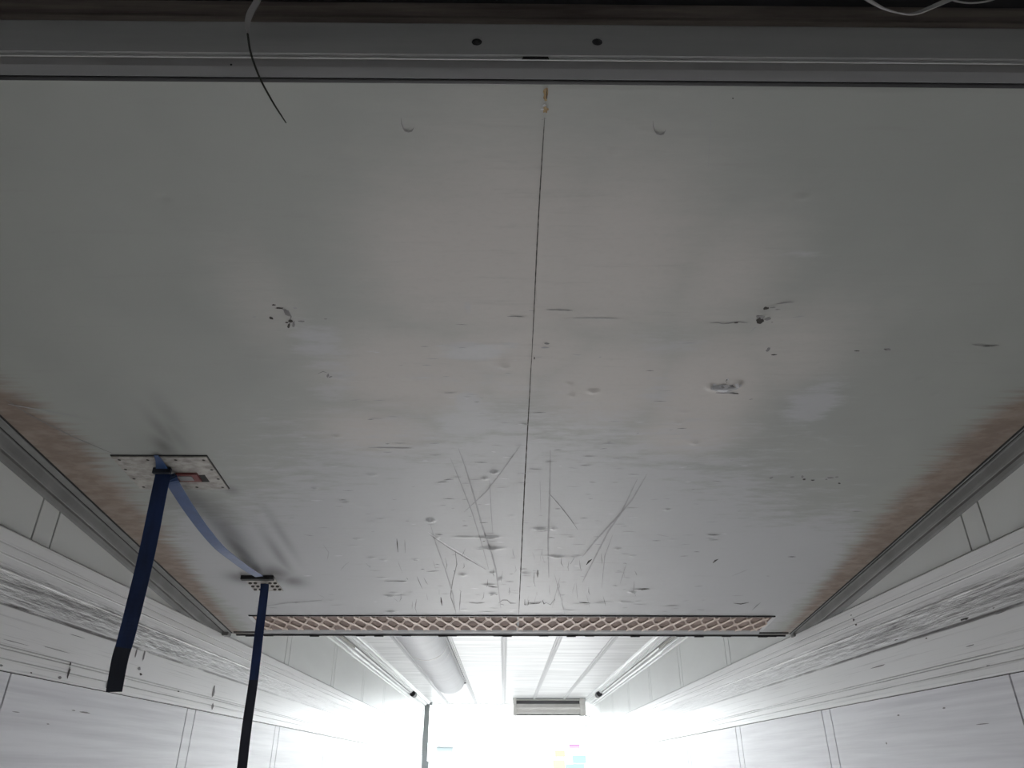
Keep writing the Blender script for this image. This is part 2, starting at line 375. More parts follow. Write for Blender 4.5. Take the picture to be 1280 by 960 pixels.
gy0 = on_panel(640, 770)[1]; gy1 = on_panel(640, 789.5)[1]; GX0 = on_panel(312, 770)[0]; GX1 = on_panel(969, 770)[0]

# dents: (u, v, length px, height px, depth mm, positive = bulging towards the viewer)
dents = [(204,248,11,2,-2.2),(1002,245,12,3,2.4),(770,190,6,2,1.6),(421,545,7,2.2,3),(465,593,8,1.6,2.6),(617,590,6,1.6,4.5),(606,598,4,1.2,3.5),(538,650,5,2.4,5.5),(546,672,2,1.5,2),
 (395,610,5,1.6,2.6),(630,458,5,2,3.4),(741,489,9,3,2.6),(716,494,5,3,2.2),(712,479,3,1,2.6),(425,472,10,2.4,1.8),(586,388,3,6,1.4),(868,553,7,3,3),(896,546,6,1.4,2.6),(848,528,4,1,2.6),(856,515,9,1,1.6),
 (612,671,16,1.3,3.6),(615,685,18,1.6,4.6),(582,671,20,1.1,2.2),(674,661,12,1.5,3.4),(697,696,10,1.5,3.4),(714,672,3,1,2.4),(690,695,22,.8,1.4),(579,718,5,2,3.2),(616,716,4,2,3),(625,724,3,3,3.4),(611,731,9,1.3,3),(616,742,5,1.6,3.4),
 (488,744,8,1.3,4),(490,764,8,1.2,3.4),(492,741,6,1,2.4),(519,699,4,1,2),(772,686,4,1.2,2.8),(791,695,3,1,2.2),(790,740,5,1.4,3.6),(800,737,7,1,2.2),(777,752,3,1.4,2.6),(797,752,2,1,2.2),(834,637,5,1.1,3),(692,661,4,1.5,2.6),
 (478,722,8,1,1.8),(504,727,5,1,1.8),(465,697,6,1.2,2.2),(480,700,4,1,1.6),(1150,474,4,1,1.6),(1168,493,3,1,1.5),(610,765,12,1,1.6),(710,763,14,1,1.6),(580,762,6,1,1.4),(370,753,5,1,1.6),(360,752,7,.8,1.2),(720,655,3,1,2),(640,645,3,1,1.4),(322,752,5,1,1.5),
 (905,484,22,7,3.4),(888,483,6,4,3.5),(923,479,6,4,5),(911,477,3,3,3.2),(952,392,9,3,2),(325,641,4,.8,1.6),(325,630,3,.8,1.4),(448,673,5,1,1.8),(442,682,8,.7,1.4),(511,158,7,4,-.9),(825,161,7,4,-.9),(840,675,5,1,1.5),(891,668,8,1,1.8),(888,674,7,.8,1.4)]
G = []
for u, v, du, dv, mm in dents:
    x, y = on_panel(u, v); xa, _ = on_panel(u + du, v); _, yb = on_panel(u, v + dv)
    G.append((x, y, max(abs(xa-x)*.62, .004), max(abs(yb-y)*.75, .0045), mm*.0017))
def bulge(x, y):
    h = 0*x
    for gx, gy, sx, sy, a in G: h = h + a*np.exp(-((x-gx)/sx)**2 - ((y-gy)/sy)**2)
    h = h + .0011*np.sin(x*2.1+.4)*np.sin(y*1.9) 
    return h
def gauss_px(x, y, items):
    h = 0*x
    for it in items:
        u, v, du, dv, a = it[:5]; gx, gy = on_panel(u, v); xa, _ = on_panel(u+du, v); _, yb = on_panel(u, v+dv)
        h = np.maximum(h, a*np.exp(-((x-gx)/abs(xa-gx))**2 - ((y-gy)/abs(yb-gy))**2))
    return h
film_g = [(640,330,170,130,1.0),(560,330,130,110,.9),(760,330,150,120,.9),(520,470,130,60,1.0),(650,440,120,45,1.0),(760,480,110,60,1.0),(880,490,90,70,1.0),(470,540,90,35,.9),(860,540,80,35,.95),(980,440,110,70,.65),(330,380,70,90,.45),(900,350,100,90,.7),(640,480,60,28,.8)]  # beige dirt film; also paints in the brightness falling off to the sides
bare_sheen_g = [(640,720,330,95,1.7),(640,640,190,50,1.6),(585,530,62,30,1.0),(640,560,110,30,1.0),(560,575,60,16,.7),(700,590,100,30,.8),(690,620,140,42,1.0),(585,500,22,14,1.0)]  # area without film, its gloss painted in as a lighter tone
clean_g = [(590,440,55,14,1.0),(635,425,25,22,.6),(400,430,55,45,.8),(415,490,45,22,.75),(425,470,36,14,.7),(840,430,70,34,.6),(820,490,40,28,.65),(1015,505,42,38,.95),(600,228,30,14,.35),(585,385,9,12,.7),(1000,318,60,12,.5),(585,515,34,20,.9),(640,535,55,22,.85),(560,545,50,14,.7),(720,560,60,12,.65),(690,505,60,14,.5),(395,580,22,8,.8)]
dark_g = [(308,704,9,18,.95),(318,713,11,11,1.0),(345,716,18,9,.9),(299,688,10,22,.75),(288,664,16,24,.50),(272,640,22,20,.35),(349,694,7,26,.55),(353,668,6,28,.38),(300,722,16,7,.85),(366,726,16,7,.8),(240,628,34,12,.40),(205,558,12,12,.7),(203,540,9,20,.45),(213,520,12,24,.22),(220,545,9,18,.3),(330,722,34,6,1.0),(288,612,10,6,.5)]
def leaf(x0, x1):
    nx = int((x1-x0)/.0062); ny = int((PY1-PY0)/.0058)
    xs = np.linspace(x0, x1, nx); ys = np.linspace(PY0, PY1, ny)
    X, Y = np.meshgrid(xs, ys); X = X.ravel(); Y = Y.ravel()
    h = bulge(X, Y)
    rec = (X > GX0) & (X < GX1) & (Y > gy0) & (Y < gy1)
    h = np.where(rec, -.0065, h)
    h = h*np.clip((np.minimum(X-x0, x1-X))/.006, 0, 1)*np.clip(np.minimum(Y-PY0, PY1-Y)/.006, 0, 1)
    Z = EYE + PA - PB*Y - h
    n = nx*ny; off = world_loc(root)
    top = [(x0, PY0), (x1, PY0), (x1, PY1), (x0, PY1)]
    co = np.stack([X, Y, Z], 1)
    faces = [(j*nx+i, (j+1)*nx+i, (j+1)*nx+i+1, j*nx+i+1) for j in range(ny-1) for i in range(nx-1)]
    co = np.vstack([co, [(a, b, pz(b)+.058) for a, b in top]])
    a, b, c, d = n, n+1, n+2, n+3
    faces.append((a, b, c, d))
    co = np.vstack([co, [(p_, q_, pz(q_)) for p_, q_ in top]]); e, f_, g_, h_ = n+4, n+5, n+6, n+7
    faces += [(e, f_, b, a), (f_, g_, c, b), (g_, h_, d, c), (h_, e, a, d)]
    mi = [0]*len(faces); base = len(co); extra = []
    for mk in MARKS:                                  # scars and scratches lie on the skin of the leaf they are on
        pts, fs, m_ = mk
        if not (x0 <= pts[0][0] < x1): continue
        bb = base + len(extra)
        for (px, py) in pts:
            hh = float(bulge(np.array(px), np.array(py)))
            extra.append((px, py, pz(py) - hh - .0007))
        for f in fs: faces.append(tuple(bb + i for i in f)); mi.append(m_)
    if extra: co = np.vstack([co, extra])
    me = bpy.data.meshes.new('panel_leaf'); me.from_pydata([tuple(p) for p in (co - np.array(off))], [], faces)
    for m in (M_panel, M_mk_dark, M_mk_grey, M_mk_mid, M_mk_pale, M_seam, M_foam): me.materials.append(m)
    me.polygons.foreach_set('material_index', mi)
    # soiling: dirt film, brown edge grime, black smudges, cleaned patches; sheen painted in too
    N_ = len(co); x = co[:, 0]; y = co[:, 1]; c4 = np.zeros((N_, 4), np.float32)
    flm = gauss_px(x, y, film_g)
    c4[:, 0] = np.clip(flm, 0, 1)
    de = np.minimum(x - PXL, PXR - x); wdt = .085 + .050*np.clip((y-1.0)/.6, 0, 1) - .08*np.clip((y-2.1)/1.0, 0, 1)
    fade = np.clip((y-1.22)/.28, 0, 1)
    c4[:, 1] = np.clip(1.15*np.exp(-(de/wdt)**2)*fade*(1-.35*np.clip((y-2.5)/.7, 0, 1)), 0, 1)
    c4[:, 1] = np.where(de < .018, c4[:, 1]*.8, c4[:, 1])
    c4[:, 2] = np.clip(gauss_px(x, y, dark_g), 0, 1)
    rear_sheen = 1.5*np.clip((y-1.75)/.75, 0, 1)*np.clip(de/.22, 0, 1)  # lighter tone towards the rear, painted in place of glossy sheen
    c4[:, 3] = np.clip(np.maximum(np.maximum(gauss_px(x, y, clean_g), gauss_px(x, y, bare_sheen_g)), rear_sheen), 0, 1.6)
    at = me.color_attributes.new('soiling_and_sheen', 'FLOAT_COLOR', 'POINT'); at.data.foreach_set('color', c4.ravel())
    sm = [False]*len(faces); 
    for i in range((nx-1)*(ny-1)): sm[i] = True
    me.polygons.foreach_set('use_smooth', sm); me.update()
    o = bpy.data.objects.new('panel_leaf', me); COL.objects.link(o); o.parent = root; return o

MARKS = []
def scratch(pts, wpx, m_):
    """a scratch through pixel points, tapering to both ends"""
    P = []
    for i in range(len(pts)-1):
        (a, b), (c, d) = pts[i], pts[i+1]; n = max(1, int(math.hypot(c-a, d-b)/5))
        for k in range(n): P.append((a+(c-a)*k/n, b+(d-b)*k/n))
    P.append(pts[-1]); n = len(P); vs_ = []; fs = []
    for i, (u, v) in enumerate(P):
        a = P[max(i-1, 0)]; b = P[min(i+1, n-1)]; dx, dy = b[0]-a[0], b[1]-a[1]; l = math.hypot(dx, dy) or 1
        t = i/(n-1) if n > 1 else 0; wd = wpx*.5*(.25 + .75*math.sin(math.pi*min(1, max(0, t)))**.5)*(1 + .25*math.sin(i*2.7))
        vs_ += [on_panel(u - dy/l*wd, v + dx/l*wd), on_panel(u + dy/l*wd, v - dx/l*wd)]
    for i in range(n-1): fs.append((2*i, 2*i+1, 2*i+3, 2*i+2))
    MARKS.append((vs_, fs, m_))
def blot(u, v, a, b, m_, ang=0.0, seed=0, jag=.4):
    rnd = random.Random(seed + int(u*13+v)); n = 14; vs_ = [on_panel(u, v)]; ca, sa = math.cos(ang), math.sin(ang)
    for k in range(n):
        q = 2*math.pi*k/n; r = 1 - rnd.random()*jag; x, y = a*r*math.cos(q), b*r*math.sin(q)
        vs_.append(on_panel(u + x*ca - y*sa, v + x*sa + y*ca))
    MARKS.append((vs_, [(0, 1+k, 1+(k+1) % n) for k in range(n)], m_))
D, Gm, Fm, Pm, Sm, Om = 1, 2, 3, 4, 5, 6
# scar left
for a in [(342,381,3,1,D),(349,385,6,1.3,D),(339,397.5,4,2,D,.35),(358,391,6,3.2,Gm,.9),(363,401,3.6,2.6,D,.2),(367,405,2,5,Gm,.1),(361,407,1.8,4.5,D,.3),(377,401.5,5,1.4,Gm,.05),(358.5,403,2.4,1,D),(407,398.5,2.5,.7,Gm),(410,469,1.8,3,Gm,.3),(413,471,3,.9,Gm,-.3),(318,396,3,.8,Fm),(369,385,3,1.2,Fm)]: blot(*a)
scratch([(352,386),(360,389),(364,396),(362,400)], 2.4, Gm); scratch([(397,467),(404,464),(409,466)], 1, Gm)
# scars right
for a in [(957,384.6,4.4,2.4,D,-.1),(966,383.5,5,.9,Gm,-.1),(972,386,4,.7,Gm),(950,400,5.5,5,D,.2),(949,402.5,3.5,2.4,D),(959,398,5.5,2,Gm,-.2),(951,395,7,3.5,Gm),(920,402.5,3.5,1.1,D,-.1),(960,436.5,4.2,2.4,Gm,-.8),(967.5,442.8,5,.9,D,-.05),(965,402,1.6,.6,Gm),(1071,438,4,.7,D),(1109,436,6,1.6,Gm),(1107,436,2.4,1.1,D),(916,122,1.3,1,D)]: blot(*a)
for a in [([(888,403),(897,402.5),(904,404),(913,403),(922,401.5),(935,403)],1.1,Gm),([(970,379),(978,378),(986,377),(992,377)],1.2,Gm),([(990,396),(998,395),(1006,394)],1.1,Fm),([(938,414),(943,409),(946,408)],.9,Fm),([(1215,430),(1230,432),(1249,431)],1.6,Gm),([(1228,432),(1243,432)],1.2,D),
          ([(683,386.5),(700,387),(716,387.5)],1.2,Gm),([(716,397),(745,397),(772,397.5)],1,Fm),([(634,395),(645,395),(656,395.5)],1.0,Gm),([(661,387.5),(668,388)],1.2,Gm)]: scratch(*a)
for a in [(684,429,4,1.3,Gm),(681,434,6,1.2,Fm),(668,447,1,2,D)]: blot(*a)
# torn patch beside the scars
for a in [(905,484,19,6.4,Fm,.03),(893,482,6,3.5,Pm),(923,479.5,6,3.6,Pm),(907,489.8,16,1.4,Gm),(917,491,9,1,D,.08),(913,481,5,2.6,Gm),(916,482,2,2.4,D),(903,481,3,1.6,Gm),(908,475.5,1,3,D,.4),(909,473.5,2,1.2,Pm),(902,485.5,11,2.6,Pm)]: blot(*a)
# row of specks right
for a in [(964,597,3,1.2,Gm,-.4),(971,596,3,.8,Fm),(990,596,3,1.1,Gm),(1003,596,2,2,Gm),(1005,599,2.6,1,D),(1016,600,3.4,.9,D),(1038,597,5,1.4,Gm),(1046,596,3,1,Gm),(1033,599,2,1,Gm),(1049,604,2,1,D),(1060,600,5,.7,Fm),(924,639,4,.6,Fm)]: blot(*a)
# long faint swipes
for a in [([(573,560),(582,585),(592,618),(602,655),(614,690),(620,712),(626,760)],2.0,Fm),([(563,572),(576,604),(590,640),(600,672),(611,712)],1.3,Fm),([(650,557),(628,588),(608,614),(580,640)],1.2,Fm),([(612,600),(614,640),(616,668)],1,Fm),([(688,562),(687,620),(685,680),(686,722)],2.2,Fm),([(686,616),(700,632),(714,650),(722,662)],1.1,Gm),
          ([(809,592),(790,625),(768,650),(745,675),(728,696)],1.8,Fm),([(797,598),(777,640),(760,665),(742,700),(728,728)],1.8,Fm),([(766,668),(756,695),(752,735)],1,Fm),([(538,655),(545,680),(556,710),(566,742),(570,768)],1.3,Fm),([(693,718),(702,750),(706,768)],1,Fm),([(783,705),(775,730)],1,Fm),
          ([(569,688),(571,705),(566,725),(563,745),(570,765)],1.1,Gm),([(576,738),(574,765)],1,Gm),([(521,720),(528,736)],1,Gm),([(551,746),(552.5,757)],1.8,D),([(549,737),(549,743)],.9,Gm),([(496,673),(497.5,690)],1.3,D),([(506,674),(506.5,691)],.8,Gm),
          ([(733,706),(736,702),(740,699)],2.2,D),([(713,705),(718,697)],1.6,Gm),([(672,712),(672,722)],2.6,Gm),([(673,713),(672.5,719)],1.3,D),([(671,740),(671,744)],1.3,Gm),([(637,735),(636,741)],1.5,Gm),([(656,749),(656,756),(660,756),(661,750)],1.1,D),([(660,755),(674,754),(676,752)],1,D),([(678,750),(680,755),(683,753)],1.2,D),([(682,753),(688,756),(693,749)],1,Gm),
          ([(623,754),(628,750),(634,750),(638,754),(645,754)],1.1,Gm),([(586,753),(596,754),(606,753)],1.2,Gm),([(626,755),(630,756)],1.2,D),([(610,733),(622,734)],1.2,D),([(613,744),(622,743)],1.4,D),([(594,671),(612,672),(624,671)],1,Gm),([(595,686),(615,686.5)],.8,Gm),([(535,665),(560,682),(585,697),(605,710)],1.4,Pm),([(537,668),(560,684),(585,699),(608,712)],.7,Gm),
          ([(724,753),(738,754)],1.2,D),([(730,756),(737,755)],1,Gm),([(720,728),(722,750)],.8,Fm),([(700,722),(690,760)],.8,Fm),([(790,741),(795,741)],1.2,D),([(797,736.6),(812,737)],1.1,Gm),([(484,745.5),(494,745)],1.1,D),([(484,765),(496,765)],1,D),([(493,748),(498,752)],.9,Gm),([(480,726),(508,726)],1,Gm),([(508,722),(510,724)],1.3,D),([(567,713),(568,714)],1.6,D),([(517,700),(522,700)],1.1,D),
          ([(891,704),(894,701),(898,699)],2,D),([(885,668),(899,669)],1,D),([(886,675),(898,675)],.8,Gm),([(917,754),(926,755),(936,753)],1.2,D),([(872,762),(880,762.5)],1,D),([(940,763),(946,757),(951,753)],1.1,Gm),([(799,736),(812,736)],1,D),([(914,745),(930,744)],.8,Fm),([(820,668),(836,671)],.8,Fm),([(815,676),(826,676)],.8,Gm),
          ([(915,720),(925,716),(935,712)],.8,Fm),([(985,696),(995,696)],.9,D),([(1065,639),(1078,639)],.8,Gm),([(1067,639),(1070,639)],1.1,D),([(320,759),(360,753),(402,750),(405,746),(396,742)],1,Fm),([(462,706),(463,709)],1.2,Gm),([(441,673),(446,673)],1.2,Gm),([(425,713),(432,705),(437,702)],1,Fm),([(458,704),(463,709)],1,Gm),([(404,680),(411,690),(409,700)],1,Fm),
          ([(380,668),(392,669)],1,Fm),([(386,669),(390,669)],1.3,Gm),([(613,590),(622,590)],.8,Gm),([(535,652),(542,652)],1.6,D),([(392,611),(399,611)],1.1,Gm),([(418,547),(427,547)],1,Gm),([(460,559),(515,560)],1,Fm),([(675,600),(676,640)],.7,Fm),([(541,700),(545,712)],.8,Fm),([(497,700),(503,716)],.8,Fm),
          ([(885,210),(890,120)],.7,Fm),([(60,170),(78,180)],.8,Fm),([(142,567),(90,545),(40,520),(5,498)],1,Gm),([(10,505),(100,521)],1.4,Fm),([(677,149),(683,147)],1.4,Gm),([(672,165),(677,160)],.8,Fm)]: scratch(*a)
# semicircular press marks near the top edge
for (u, v) in ((510.5, 157), (825, 160)):
    scratch([(u-9, v-10), (u-8.5, v-3), (u-6, v+4), (u-1, v+7), (u+4, v+6), (u+7.5, v+1)], 1.1, Gm); scratch([(u-7, v+2.5), (u-4, v+6), (u, v+7.3), (u+4, v+6), (u+6.5, v+3)], 2.2, Gm)
rs = random.Random(3)
for k in range(230):                                     # tiny nicks, denser towards the rear end
    v = 400 + 365*rs.random()**.6; u = rs.gauss(655, 120) if rs.random() < .75 else rs.uniform(330, 1000)
    if not 330 < u < 985: continue
    l = rs.uniform(2, 9); scratch([(u-l, v + rs.uniform(-.6, .6)), (u, v), (u+l, v + rs.uniform(-.6, .6))], rs.uniform(.5, .9), rs.choice((Fm, Fm, Fm, Gm, Pm)))
for k in range(40):
    v = rs.uniform(690, 762); u = rs.gauss(650, 90); l = rs.uniform(3, 12); scratch([(u-rs.uniform(-3, 3), v-l), (u, v), (u+rs.uniform(-3, 3), v+l*.6)], rs.uniform(.5, .9), rs.choice((Fm, Gm)))
# centre seam, foam squeezed out at its front end
sx0 = on_panel(682.5, 108)[0]; sx1 = on_panel(648.5, 768)[0]
scratch([(680.8, 146), (676, 220), (671.5, 300), (667.5, 388), (665, 440)], 1.25, Sm); scratch([(665.2, 436), (661, 510), (656, 600), (651.5, 700), (648.5, 768)], 1.35, Sm)
blot(682, 118, 4, 11, Om, .05, jag=.55); blot(681.5, 136, 3.4, 7, Om, .1, jag=.6); blot(683.5, 117, .9, 7, D, .03, jag=.2); blot(680.5, 131, 3, 2, Pm); blot(678, 136, 3, 1.2, Pm); blot(684, 136, 2.4, 2.2, Om)
SEAM = (sx0 + sx1)/2
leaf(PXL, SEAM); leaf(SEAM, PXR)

# front end profile with seal and latch slot
mb = MB(); zf = pz(PY0)
mb.box((PXL-.03, PY0-.006, zf-.004), (PXR+.02, PY0+.001, zf+.05), 0, .0015); mb.build('end_seal', M_rubber, root)
mb = MB(); mb.extrude([(PY0-.006, zf-.0015), (PY0-.0078, zf-.0030), (PY0-.0125, zf+.012), (PY0-.0135, zf+.040), (PY0-.0135, zf+.052), (PY0-.006, zf+.052)],
      lambda t, a, b: (t, a, b), [PXL-.03, PXR+.02], 0); mb.build('end_profile', M_alu_end, root)

# side edges: flat aluminium, groove, rubber lips bent down along the wall
def edge(side):
    X0 = PXL if side < 0 else PXR; Xw = (XL + .006) if side < 0 else (XR - .006); W = abs(Xw - X0); s = side
    def P(t, a, b): return (X0 + s*a, t, pz(t) + b)
    mb = MB(); mb.extrude([(0, .0012), (W-.011, .0012), (W, .02), (W, .05), (0, .05)], P, [PY0-.02, PY1], 0); mb.build('edge_backing', M_dark, root)
    al = MB(); al.extrude([(.0085, .002), (.0095, -.001), (W-.0185, -.0012), (W-.017, .0015), (W-.017, .022), (.0085, .022)], P, [PY0-.02, PY1-.004], 0); al.build('edge_profile', M_alu, root)
    lp = MB(); lp.extrude([(W-.0125, .022), (W-.0115, -.002), (W-.010, -.005), (W-.007, -.024), (W-.0055, -.030), (W-.004, -.032), (W-.006, -.040), (W-.0035, -.050), (W-.001, -.056), (W-.0002, -.056), (W-.0002, .022)], P, [PY0-.02 + (PY1-PY0+.03)*k/30 for k in range(31)], 0)
    lp.build('rubber_lip', M_seal, root)
    ft = MB(); ft.box((X0 + s*(.012), PY1-.03, pz(PY1)-.012), (X0 + s*(W-.004), PY1+.012, pz(PY1)+.02), 0, .004); ft.build('corner_cap', M_seal, root)
edge(-1); edge(1)

# rear end: black lip
mb = MB()
mb.extrude([(PY1, -.001), (PY1+.004, -.004), (PY1+.014, -.002), (PY1+.014, .05), (PY1, .05)], lambda t, a, b: (t, a, pz(PY1)+b), [PXL+.01, PXR-.01], 0)
mb.build('rear_profile', M_alu, root)
mb = MB(); n = 60
for k in range(n):
    xa = PXL + .012 + (PXR-PXL-.024)*k/n; xb = PXL + .012 + (PXR-PXL-.024)*(k+1)/n; j = (.0035 if (k % 7 in (1,)) else .0018 if k % 5 == 3 else .0)
    mb.box((xa, PY1+.002, pz(PY1)-.0075-j), (xb, PY1+.012, pz(PY1)+.002))
mb.build('rear_lip', M_rubber, root)
for xa, xb in ((PXL+.01, GX0-.004), (GX1+.004, PXR-.01)):
    mb = MB(); mb.box((xa, gy1+.004, pz(gy1)-.0045), (xb, gy1+.018, pz(gy1)+.003)); mb.build('rear_strip', M_rubber, root)

# expanded metal grille along the rear end
gr = MB(); gr.box((GX0, gy0-.010, pz(gy0)-.0035), (GX1, gy0+.001, pz(gy0)+.01)); frame = gr.build('grille_edge_shadow', M_rubber, root)  # black strip stands in for the shadow along the recess edge
mb = MB(); zb = lambda y: pz(y) + .0055
mb.add([(GX0, gy0, zb(gy0)), (GX1, gy0, zb(gy0)), (GX1, gy1, zb(gy1)), (GX0, gy1, zb(gy1))], [(0, 1, 2, 3)]); mb.build('grille_backing', M_meshback, root)
mb = MB(); pitch = .0665; rows = 4; rh = (gy1 - gy0)/3.3
for r in range(-1, rows+1):
    yc = gy0 + .012 + rh*r; steps = int((GX1-GX0)/(pitch/8)); P1 = []
    for k in range(steps+1):
        x = GX0 + (GX1-GX0)*k/steps; ph = (x/pitch + (r % 2)*.5) % 1.0
        tri = abs(ph - .5)*2                       # 1 at the knuckles, 0 in the middle
        w_ = .5 - .5*math.cos(math.pi*tri)
        P1.append((x, yc + (w_-.5)*rh*1.02, w_))
    vs_ = []; fs = []
    for x, y, w_ in P1:
        yb_ = y; hw = .0098
        vs_ += [(x, yb_-hw, pz(yb_-hw) + .0035), (x, yb_-hw, pz(yb_-hw) + .0005), (x, yb_+hw, pz(yb_+hw) - .0020), (x, yb_+hw, pz(yb_+hw) + .0012)]
    m4 = len(P1)
    for k in range(m4-1):
        if all(gy0 <= P1[q][1] - .008 and P1[q][1] + .009 <= gy1 + .006 for q in (k, k+1)):
            for q in range(4): fs.append((4*k+q, 4*k+(q+1) % 4, 4*k+4+(q+1) % 4, 4*k+4+q))
    mb.add(vs_, fs)
mb.build('grille', M_mesh, root)

# ---------------------------------------------------------------- strap plate and bracket (parts of the partition)
A0, A1_, A2, A3 = on_panel(141.5, 569), on_panel(260.5, 569.5), on_panel(284, 609.5), on_panel(174, 609.5)
pcx0, pcx1 = (A0[0]+A3[0])/2, (A1_[0]+A2[0])/2; py0, py1 = (A0[1]+A1_[1])/2, (A2[1]+A3[1])/2
T = .004
def onp(x, y, h): return (x, y, pz(y) - h)
def slab_on_panel(mb, x0, x1, y0, y1, h0, h1, mi=0):
    mb.add([onp(x0,y0,h0),onp(x1,y0,h0),onp(x1,y1,h0),onp(x0,y1,h0),onp(x0,y0,h1),onp(x1,y0,h1),onp(x1,y1,h1),onp(x0,y1,h1)], [(0,3,2,1),(4,5,6,7),(0,1,5,4),(1,2,6,5),(2,3,7,6),(3,0,4,7)], mi)
plate = None
mb = MB(); slab_on_panel(mb, pcx0-.002, pcx1+.002, py0-.003, py1+.003, -.002, .002, 1); slab_on_panel(mb, pcx0, pcx1, py0, py1, .001, T+.001, 0)
plate = mb.build('strap_plate', [M_steel, M_rubber], root)
def upx(u, v): return on_panel(u, v)
W_, H_ = pcx1-pcx0, py1-py0
scr = [(f, .085) for f in (.06, .36, .655, .95)] + [(f, .93) for f in (.06, .34, .66, .95)] + [(.035, .37), (.035, .66), (.965, .37), (.965, .66)]
for f, g in scr:
    m_ = MB(); m_.disc(onp(pcx0+W_*f, py0+H_*g, T), .0042, .0016, nrm, 12, 0, .0006); m_.disc(onp(pcx0+W_*f, py0+H_*g, T-.0008), .0058, .0009, nrm, 12, 0); m_.build('screw', M_screw, plate)
bx0, bx1 = pcx0+W_*.33, pcx0+W_*.80; by0, by1 = py0+H_*.46, py0+H_*.72
m_ = MB(); slab_on_panel(m_, bx0, bx1+.012, by0+.012, by1+.006, T, T+.0012); m_.build('recess', M_dark, plate)
m_ = MB(); bxm = pcx0 + W_*.55; slab_on_panel(m_, bxm, bx1-.004, by0, by1-.006, T+.001, T+.007); bk = m_.build('buckle', M_red, plate)
m_ = MB(); slab_on_panel(m_, bxm+.004, bx1-.020, by0+.007, by1-.016, T+.005, T+.0085); m_.build('buckle_face', M_greyplas, bk)
m_ = MB(); slab_on_panel(m_, bx0-.004, bx0+.03, by0+.002, by1-.004, T+.001, T+.006); m_.build('buckle_tongue', M_greyplas, plate)

B0, B1 = on_panel(306, 719.5), on_panel(343, 719.5); B2, B3 = on_panel(352.5, 737.5), on_panel(315, 737.5)
mb = MB(); bxa, bxb = (B0[0]+B3[0])/2, (B1[0]+B2[0])/2; bya, byb = B0[1], B2[1]
slab_on_panel(mb, bxa, bxb, bya, byb, -.001, .004, 0)
slab_on_panel(mb, bxa-.003, bxb+.003, bya-.006, bya+.012, 0, .014, 1)
bracket = mb.build('strap_bracket', [M_steel, M_rubber], root)
for ix in (.10, .27, .76, .93):
    for g in (.42, .64, .86):
        q = MB(); q.disc(onp(bxa + (bxb-bxa)*ix, bya + (byb-bya)*g, .004), .0062, .004, nrm, 10, 0, .001); q.build('bolt', M_screw, bracket)

# ---------------------------------------------------------------- webbing straps
def smooth_pts(pts, n=6):
    out = []
    P = [Vector(p) for p in pts]
    for i in range(len(P)-1):
        a = P[max(i-1, 0)]; b = P[i]; c = P[i+1]; d = P[min(i+2, len(P)-1)]
        for k in range(n):
            t = k/n; out.append(.5*((2*b) + (-a+c)*t + (2*a-5*b+4*c-d)*t*t + (-a+3*b-3*c+d)*t**3))
    out.append(P[-1]); return out
sx, sy = on_panel(206, 584)
def hang(points, angs, widths, name, label, thick=.0022, mats=(M_strap, M_strap_end), endfrom=.8):
    P = smooth_pts(points, 8); n = len(P); sides = []; ws = []
    m = len(angs)-1
    for i in range(n):
        t = i/(n-1)*m; k = min(int(t), m-1); f = t-k; a = math.radians(angs[k]*(1-f) + angs[k+1]*f)
        sides.append((math.cos(a), math.sin(a), 0)); ws.append(widths[k]*(1-f) + widths[k+1]*f)
    return P, sides, ws
X0s, Y0s = sx, sy
pts1 = [on_depth(206, 583, Y0s-.002), on_depth(199, 616, Y0s+.002), on_depth(184, 690, Y0s+.006), on_depth(168, 757, Y0s+.010), on_depth(157, 800, Y0s+.012), on_depth(150, 824, Y0s+.012), on_depth(142.5, 865, Y0s+.013)]
pts1[0] = onp(X0s, Y0s, .004)
P, S, Wd = hang(pts1, [4, 8, 12, 20, 25, 25, 20], [.039, .038, .038, .037, .036, .035, .033], '', '')
mb = MB(); cut = int(len(P)*.72)
mb.ribbon(P[:cut+1], S[:cut+1], Wd[:cut+1], .0024, 0); mb.ribbon(P[cut:], S[cut:], Wd[cut:], .0030, 1)
# the short bit that runs from the slot over the plate towards the front
q = [onp(X0s+.008, Y0s-.075, .006), onp(X0s+.006, Y0s-.045, .008), onp(X0s+.002, Y0s-.020, .011), onp(X0s, Y0s-.004, .012)]
q = smooth_pts(q, 5); mb.ribbon(q, [(1, 0, 0)]*len(q), [.010 + .028*i/(len(q)-1) for i in range(len(q))], .0022, 2)
strap1 = tag(mb.build('webbing_strap', [M_strap, M_strap_end, M_strap_sheen], None), 'dark navy webbing strap hanging from the screwed steel plate, free end black', 'strap')
m_ = MB(); m_.box((X0s-.023, Y0s-.016, pz(Y0s)-.022), (X0s+.023, Y0s-.004, pz(Y0s)-.006), 0, .002); m_.build('strap_stitching', M_strap_end, strap1)

